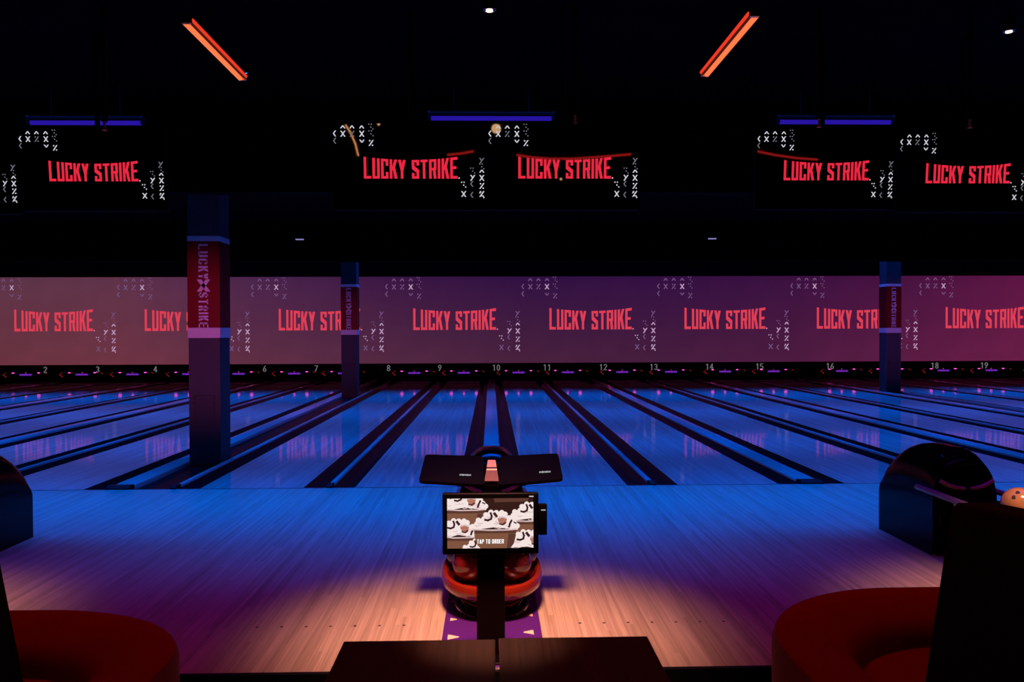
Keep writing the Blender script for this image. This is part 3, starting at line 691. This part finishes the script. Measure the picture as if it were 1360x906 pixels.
# purple mat with cream arrowheads under the central return
matO = tag(MB().bbox(-0.262, 0.262, -4.555, -2.95, 0.0005, 0.006, 0.002, 1).build('floor_mat', purple_mat), 'purple mat with cream arrowheads under the central ball return', 'mat')
for px, py, wd, sg in ((602.5, 799, 7, 1), (602.5, 823, 9, 1), (602, 846.5, 14, 1), (703, 796, 7, -1), (703, 817, 9, -1), (702, 840, 13, -1)):
    p = at_Z(px, py, 0.006); s = wd*4.4/1080
    a = MB().prism([(p.x-sg*s/2, p.y-s*.62), (p.x+sg*s/2, p.y-s*0.1), (p.x+sg*s/2, p.y+s*0.1), (p.x-sg*s/2, p.y+s*.62)][::sg], 0.006, 0.0072, 2).build('arrowhead', cream_m, matO)

# ------------------------------------------------------------------ scoring console with two dark tablets over the return
YC = -4.55+0.75
t = thing('scoring_console', 'scoring console with two black tilted tablets above the ball return', 'console', (0, BY-0.92, 0.4155))
MB().cyl((0, 0, 0), 0.055, 0.02, 20).build('foot', satin_black, t); MB().cyl((0, 0, 0.02), 0.022, 0.23, 14).build('pole', satin_black, t, True)
YW = BY-0.92
def plate(corners, name):
    """flat slab from four image corners that all lie on a tilted board: back edge further and higher"""
    (bl, br, fr, fl) = corners
    yb, yf = YW+0.17, YW-0.06
    P = [at_Y(*bl, yb), at_Y(*br, yb), at_Y(*fr, yf), at_Y(*fl, yf)]
    n = (P[1]-P[0]).cross(P[3]-P[0]).normalized()
    if n.z < 0: n = -n
    bm = bmesh.new(); top = [bm.verts.new(p) for p in P]; bot = [bm.verts.new(p-n*0.020) for p in P]
    bm.faces.new(top); bm.faces.new(bot[::-1])
    for i in range(4): bm.faces.new((top[i], bot[i], bot[(i+1) % 4], top[(i+1) % 4]))
    bmesh.ops.recalc_face_normals(bm, faces=bm.faces)
    ve = [e for e in bm.edges if any(v in top for v in e.verts) and any(v in bot for v in e.verts)]
    bmesh.ops.bevel(bm, geom=ve, offset=0.022, segments=4, affect='EDGES', profile=0.5)
    for v in bm.verts: v.co -= t.location
    me = bpy.data.meshes.new(name); bm.to_mesh(me); bm.free(); me.materials.append(slate)
    o = bpy.data.objects.new(name, me); C.objects.link(o); o.parent = t; return o, P, n
pl, P, n = plate(((565, 603.5), (642, 606), (644, 644), (556, 638.5)), 'tablet')
def mark(par, px, py, wpx, P, n, lift=0.0012):
    d = ray(px, py); q = CAM+d*((P[0]-CAM).dot(n)/d.dot(n)); r = (P[1]-P[0]).normalized(); u = (P[0]-P[3]).normalized(); mb = MB()
    s = wpx*4.9/1080
    flat(mb, text_quads('IIIXIIXIII', .08)[0], q-t.location-r*s/2, r, u, n, s/2.2, 0.013, lift); mb.build('marking', tiny_white, par)
mark(pl, 617, 632, 13, P, n)
pr, P, n = plate(((664, 606), (741, 602), (748, 636), (662, 644)), 'tablet')
mark(pr, 723, 630, 13, P, n, 0.012)
zc = at_Y(653, 640, YW).z-0.4155
MB().bbox(-0.06, 0.06, -0.02, 0.16, zc-0.06, zc-0.03, 0.01).build('cradle', satin_black, t)
MB().prism([(-0.052, 0.0), (0.052, 0.0), (0.035, 0.05), (-0.035, 0.05)], -0.05, 0.0, 1).build('knob', gloss_black, t, loc=(0, -0.02, zc-0.062))
def ridge_glint_piece(y0, y1, name, material):
    """a slice of the tapering ridge between the two tablets, from image row y0 (far) to y1 (near)"""
    def edge(y):
        f = (y-611)/28.0; Y = YW+0.12-0.14*f; h = 5.0+4.5*f
        return at_Y(653-h, y, Y), at_Y(653+h, y, Y)
    a, b = edge(y0); d, c = edge(y1); q = [d, c, b, a]
    n = (q[1]-q[0]).cross(q[3]-q[0]).normalized()
    if n.z < 0: n = -n
    q = [v-t.location for v in q]
    MB().add(q+[v-n*0.02 for v in q], [(0, 1, 2, 3), (7, 6, 5, 4), (0, 4, 5, 1), (1, 5, 6, 2), (2, 6, 7, 3), (3, 7, 4, 0)]).build(name, material, t)
ridge_glint_piece(611, 620.5, 'ridge_glint_tip', peach_glint); ridge_glint_piece(620.5, 622.5, 'ridge_glint_gap', satin_black)  # reflections on the hood ridge, put in as coloured pieces
ridge_glint_piece(622.5, 624.5, 'ridge_glint_line', cream_m); ridge_glint_piece(624.5, 639, 'ridge_glint', brown_glint)

# ------------------------------------------------------------------ order tablet on its post
YP = -4.47
pc = at_Y(651.5, 696, YP); kx = (YP+CAM_D)/1080
Wt, Ht = 128*kx, 82*kx
t = thing('order_tablet', 'lit order tablet showing desserts on a dark post', 'tablet', (pc.x, YP, 0))
MB().bbox(-Wt/2, Wt/2, 0, 0.035, pc.z-Ht/2, pc.z+Ht/2, 0.008, 3).build('casing', satin_black, t, True)
SX0, SX1 = (594-651.5)*kx, (708.5-651.5)*kx
SZ0, SZ1 = at_Y(651, 728, YP).z, at_Y(651, 662, YP).z
scr = MB().box(SX0, SX1, -0.0015, 0.002, SZ0, SZ1).build('display', pic_bg, t)
def uv(u, v): return (SX0+min(1, max(0, u))*(SX1-SX0), SZ1-min(1, max(0, v))*(SZ1-SZ0))
AS = (SX1-SX0)/(SZ1-SZ0)
layers = {n_: MB() for n_ in ('bowls', 'bowl_shade', 'cream', 'cream_shade', 'syrup', 'brownie')}
def blob(layer, pts, off):
    ps = [uv(*p) for p in pts]; layers[layer].add([(a, -0.0015-off, b) for a, b in ps], [tuple(range(len(ps)))])
def disc(layer, u, v, r, off, ry=None, n=18):
    ry = r*AS if ry is None else ry
    blob(layer, [(u+r*math.cos(2*PI*i/n), v+ry*math.sin(2*PI*i/n)) for i in range(n)], off)
def ribbon(layer, pts, w_, off):
    for q in stroke([(a*AS, b) for a, b in pts], w_): blob(layer, [(a/AS, b) for a, b in q], off)
def dessert(u, v, s, off):
    """glass of brown mousse (rim centre u, v) under a heap of cream with syrup and a brownie piece"""
    e = lambda k: off+k*0.00006
    H = s*AS
    blob('bowls', [(u-s*.47, v), (u-s*.46, v+H*.16), (u-s*.42, v+H*.32), (u-s*.33, v+H*.5), (u+s*.33, v+H*.5), (u+s*.42, v+H*.32), (u+s*.46, v+H*.16), (u+s*.47, v)], e(0))
    blob('bowl_shade', [(u-s*.47, v), (u-s*.465, v+H*.09), (u+s*.465, v+H*.09), (u+s*.47, v)], e(1))
    blob('bowl_shade', [(u+s*.30, v+H*.1), (u+s*.26, v+H*.5), (u+s*.34, v+H*.5), (u+s*.42, v+H*.32), (u+s*.46, v+H*.1)], e(1))
    prof = [(-.52, .02), (-.54, -.07), (-.44, -.13), (-.40, -.22), (-.27, -.25), (-.22, -.35), (-.10, -.41), (.03, -.40), (.10, -.36), (.16, -.40), (.24, -.36), (.25, -.27), (.33, -.22), (.40, -.23), (.46, -.15), (.53, -.08), (.50, .02)]
    for a in range(len(prof)-1):     # heap outline as a fan, soft bumps on every corner
        blob('cream', [(u, v-H*.05), (u+s*prof[a][0], v+H*prof[a][1]), (u+s*prof[a+1][0], v+H*prof[a+1][1])], e(2))
    for a, b in prof[1:-1]: disc('cream', u+s*a*.93, v+H*(b*.93), s*.06, e(2))
    rnd = random.Random(int(u*977+v*131))
    for q in range(15):              # folds of the cream
        a = rnd.uniform(-.42, .36); top = -.34*(1-(abs(a)/.5)**1.5); b = rnd.uniform(top, -.02)
        ribbon('cream_shade', [(u+s*(a-.05), v+H*b), (u+s*a, v+H*(b+.022)), (u+s*(a+.06), v+H*(b+.005))], H*rnd.uniform(.012, .022), e(3))
    ribbon('cream_shade', [(u-s*.5, v+H*.0), (u-s*.1, v+H*.02), (u+s*.3, v+H*.015), (u+s*.48, v)], H*.03, e(3))
    ribbon('syrup', [(u-s*.10, v-H*.37), (u-s*.075, v-H*.30), (u-s*.09, v-H*.23), (u-s*.16, v-H*.20), (u-s*.23, v-H*.215)], H*.045, e(5))
    ribbon('syrup', [(u-s*.02, v-H*.36), (u+s*.035, v-H*.29)], H*.06, e(5))
    for a, b, r in ((.17, -.17, .085), (.12, -.22, .06), (.21, -.22, .055)): disc('brownie', u+s*a, v+H*b, s*r, e(4))
    ribbon('cream_shade', [(u+s*.09, v-H*.25), (u+s*.17, v-H*.28), (u+s*.25, v-H*.24)], H*.025, e(4.6))
    ribbon('syrup', [(u+s*.10, v-H*.12), (u+s*.17, v-H*.105), (u+s*.23, v-H*.15)], H*.03, e(5))
    ribbon('syrup', [(u+s*.37, v-H*.20), (u+s*.33, v-H*.12), (u+s*.31, v-H*.05)], H*.045, e(5))
    ribbon('syrup', [(u+s*.42, v-H*.16), (u+s*.47, v-H*.13)], H*.03, e(5))
blob('bowl_shade', [(0.54, 0.0), (0.95, 0.0), (0.93, 0.07), (0.55, 0.08)], 0.0002)
dessert(0.20, 0.22, 0.50, 0.0003); dessert(0.97, 0.45, 0.50, 0.0003)
dessert(0.12, 0.77, 0.50, 0.0010); dessert(0.93, 1.02, 0.52, 0.0017); dessert(0.36, 1.12, 0.42, 0.0010)
dessert(0.555, 0.62, 0.52, 0.0024)
for nm, mm in (('bowls', pic_bowl), ('bowl_shade', pic_bowl2), ('cream', pic_cream), ('cream_shade', pic_cream2), ('syrup', pic_dark), ('brownie', pic_tan)):
    layers[nm].build('picture_'+nm, mm, scr)['kind'] = 'stuff'
qs, tot = text_quads('TAP TO ORDER', .09); mb = MB(); a = uv(0.345, 0.905)
flat(mb, qs, (a[0], -0.0052, a[1]), (1, 0, 0), (0, 0, 1), (0, -1, 0), (0.31*(SX1-SX0))/tot, 0.085*(SZ1-SZ0)); mb.build('caption', pic_text, scr)
cr = MB().bbox((715.5-651.5)*kx, (727-651.5)*kx, 0.004, 0.035, at_Y(651, 712, YP).z, at_Y(651, 671, YP).z, 0.005, 2).build('card_reader', satin_black, t, True)
mb = MB(); flat(mb, [_b(0, 0, 1, 1)], ((719-651.5)*kx, 0.0035, at_Y(651, 679, YP).z), (1, 0, 0), (0, 0, 1), (0, -1, 0), 6*kx, 1.2*kx); mb.build('marking', tiny_white, cr)
mb = MB(); flat(mb, [_b(0, 0, 1, 1)], ((703-651.5)*kx, -0.001, at_Y(651, 660.5, YP).z), (1, 0, 0), (0, 0, 1), (0, -1, 0), 6*kx, 1.4*kx); mb.build('marking', tiny_white, t)
hw = 18.5*kx
MB().bbox(-hw, hw, 0.04, 0.10, 0.008, pc.z+0.06, 0.004, 1).build('post', post_m, t)
for s in (-1, 1): MB().box(s*hw-0.0015, s*hw+0.0015, 0.036, 0.042, 0.012, pc.z-Ht/2).build('post_edge', chrome, t)
MB().bbox(-0.13, 0.13, -0.06, 0.16, 0.0062, 0.016, 0.003, 1).build('foot_plate', satin_black, t)

# ------------------------------------------------------------------ low tables in front
ZTB = 0.60
p1, p2, p3 = at_Z(457, 851, ZTB), at_Z(660, 849, ZTB), at_Z(860, 845.5, ZTB)
def table(x0, x1, yb, label):
    yf = yb-0.75; t = thing('low_table', label, 'table', ((x0+x1)/2, (yb+yf)/2, SEAT_Z), 'pair of low wooden tables'); w2, d2 = (x1-x0)/2, (yb-yf)/2; z = ZTB-SEAT_Z
    MB().bbox(-w2, w2, -d2, d2, z-0.012, z, 0.003, 2).build('top', table_m, t)
    MB().bbox(-w2+0.004, w2-0.004, -d2+0.004, d2-0.004, z-0.04, z-0.0125, 0.003, 1).build('top_edge', table_edge_m, t)
    MB().cyl((0, 0, 0.02), 0.035, z-0.06, 16).build('column', satin_black, t, True); MB().bbox(-0.2, 0.2, -0.2, 0.2, 0, 0.02, 0.006, 2).build('base', satin_black, t)
yb = (p1.y+p3.y)/2
table(p1.x, p2.x-0.006, yb-0.005, 'left dark walnut table in the foreground')
table(p2.x+0.006, p3.x, yb+0.005, 'right dark walnut table in the foreground')

# ------------------------------------------------------------------ red tub sofas and the black booth backs beside them
def sofa(side, yback, xin, label, rr=0.62):
    """rounded red lounge seat: curved low back towards the lanes and the inner end; local x grows outwards"""
    t = thing('lounge_seat', label, 'sofa', (0, 0, SEAT_Z), 'red lounge seats')
    zt_, zs_ = 0.62-SEAT_Z, 0.495-SEAT_Z
    path = [(xin, yback-1.45), (xin, yback-rr-0.03), (xin, yback-rr)]
    for i in range(1, 13):
        a = PI/2*i/12; path.append((xin+0.62*(1-math.cos(a)), yback-rr+rr*math.sin(a)))
    path += [(xin+1.0, yback), (xin+1.3, yback-0.02)]
    rings = []
    for i, p in enumerate(path):
        q = Vector(path[min(i+1, len(path)-1)])-Vector(path[max(i-1, 0)]); q.normalize(); nrm = Vector((q.y, -q.x))   # inward
        sec = [(0.0, 0.06), (0.0, zt_-0.04), (0.012, zt_-0.012), (0.04, zt_), (0.12, zt_-0.012), (0.22, zt_-0.045), (0.25, zt_-0.07), (0.262, zt_-0.11), (0.265, 0.06)]
        rings.append([(side*(p[0]+nrm.x*s), p[1]+nrm.y*s, z) for s, z in sec])
    MB().loft(rings).build('backrest', red_leather, t, True)
    seat = [(xin+0.27, yback-rr-0.03), (xin+0.27, yback-rr)]+[(xin+0.27+0.36*(1-math.cos(PI/2*i/8)), yback-rr+(rr-0.27)*math.sin(PI/2*i/8)) for i in range(1, 9)]+[(xin+1.3, yback-0.29), (xin+1.3, yback-rr-0.03)]
    ctr = Vector((sum(p[0] for p in seat)/len(seat), sum(p[1] for p in seat)/len(seat)))
    def shr(f): return [Vector(p)+(ctr-Vector(p)).normalized()*f for p in seat]
    MB().loft([[(side*p.x, p.y, z) for p in shr(f)] for f, z in ((0.0, 0.28), (0.0, zs_-0.05), (0.012, zs_-0.018), (0.045, zs_))]).build('seat_cushion', red_leather, t, True)
    MB().loft([[(side*p.x, p.y, z) for p in shr(f)] for f, z in ((0.02, 0.06), (0.02, 0.278))]).build('seat_base', red_leather, t, True)
    MB().loft([[(side*p.x, p.y, z) for p in shr(f)] for f, z in ((0.05, 0.0), (0.05, 0.059))]).build('plinth', satin_black, t)
    return t
sofa(1, -8.4+3.09, 0.895, 'red rounded lounge seat at the lower right')
sofa(-1, -8.4+2.95, 0.965, 'red rounded lounge seat at the lower left', 0.50)
def booth_back(a, b, label):
    """leaning black upholstered back: near-lane edge from two image points at fixed depth, running towards the camera"""
    (pt, pb, ydep, dirv) = a
    T, B = at_Y(*pt, ydep), at_Y(*pb, ydep)
    k = (T-B)/(T.z-B.z); base = B+k*(SEAT_Z+0.06-B.z)
    d = Vector(dirv).normalized(); out = Vector((b, 0, 0))*0.14
    t = thing('booth_back', label, 'booth back', (base.x, base.y, SEAT_Z))
    o = t.location; Ld = 1.5
    rings = []
    for s in (0, 0.02, Ld-0.02, Ld):
        ins = 0.012 if s in (0, Ld) else 0
        q = [base+d*s, T+d*s-k*0.02, T+d*s+out*0.12, T+d*s+out*0.88, T+d*s+out-k*0.02, base+d*s+out]
        rings.append([v-o for v in q])
    MB().loft(rings).build('cushion', black_leather, t, True)
    MB().loft([[base+d*s-o+Vector((0, 0, z))+out*f for f, z in ((.1, -.06), (.1, -.001), (.9, -.001), (.9, -.06))] for s in (0.03, Ld-0.03)]).build('plinth', satin_black, t)
booth_back(((1265, 668), (1233, 880), -8.4+2.38, (0.085, -0.2, 0)), 1, 'tall black booth back at the lower right edge')
booth_back(((-16, 668), (29, 895), -8.4+2.40, (-0.06, -0.2, 0)), -1, 'tall black booth back at the lower left edge')

# ------------------------------------------------------------------ neon and lamps over the bar behind the seats (they show as reflections in the monitors)
def behind(px, py, Yplane, Yto, tilt=5.0, zc=3.0):
    d = ray(px, py).normalized(); a = math.radians(tilt); n = Vector((0, -math.cos(a), -math.sin(a)))
    p0 = Vector((0, Yplane, zc)); h = CAM+d*((p0-CAM).dot(n)/d.dot(n)); r = d-2*d.dot(n)*n
    return h+r*((Yto-h.y)/r.y)
def neon(pts, label, glow, rad):
    t = thing('neon_tube', label, 'neon light', pts[0], 'neon behind the seats'); o = Vector(pts[0])
    MB().tube([Vector(p)-o for p in pts], rad, 8).build('tube', glow, t, True)
    for p in (pts[0], pts[-1]): MB().tube([Vector(p)-o, Vector((p[0], p[1], CEIL-0.002))-o], 0.005, 6).build('hanger_wire', satin_black, t)
neon([behind(x_, y_, YM, -11.2) for x_, y_ in ((686, 206), (705, 209), (730, 211), (760, 211), (790, 209), (815, 207), (838, 205))], 'sagging red neon tube reflected in the right one of the central monitors', neon_red, 0.020)
neon([behind(x_, y_, YM, -11.6) for x_, y_ in ((594, 206), (612, 204), (629, 201))], 'short red neon tube reflected in the left one of the central monitors', neon_red, 0.020)
neon([behind(x_, y_, YS, -11.2) for x_, y_ in ((1006, 201), (1030, 206), (1058, 210), (1086, 212))], 'red neon tube reflected in the monitor below the right blue tube', neon_red, 0.020)
neon([behind(x_, y_, YM, -11.2) for x_, y_ in ((459, 166), (466, 177), (472, 191), (476, 207))], 'curved amber neon tube reflected in the left one of the central monitors', neon_amber, 0.016)
for px, py, yp, r_, lab in ((659, 171, YM, 0.09, 'round pendant lamp reflected at the corner of the right central monitor'), (745, 238, YM, 0.022, 'tiny pendant lamp reflected below the logo of the right central monitor'), (503, 165, YM, 0.025, 'tiny pendant lamp reflected at the top of the left central monitor')):
    p = behind(px, py, yp, -11.0)
    t = thing('pendant_lamp', lab, 'lamp', p, 'pendant lamps behind the seats')
    MB().sphere((0, 0, 0), r_, 20, 12).build('globe', lamp_bulb, t, True)
    MB().tube([(0, 0, r_), (0, 0, CEIL-p.z-0.002)], 0.006, 6).build('cord', satin_black, t)
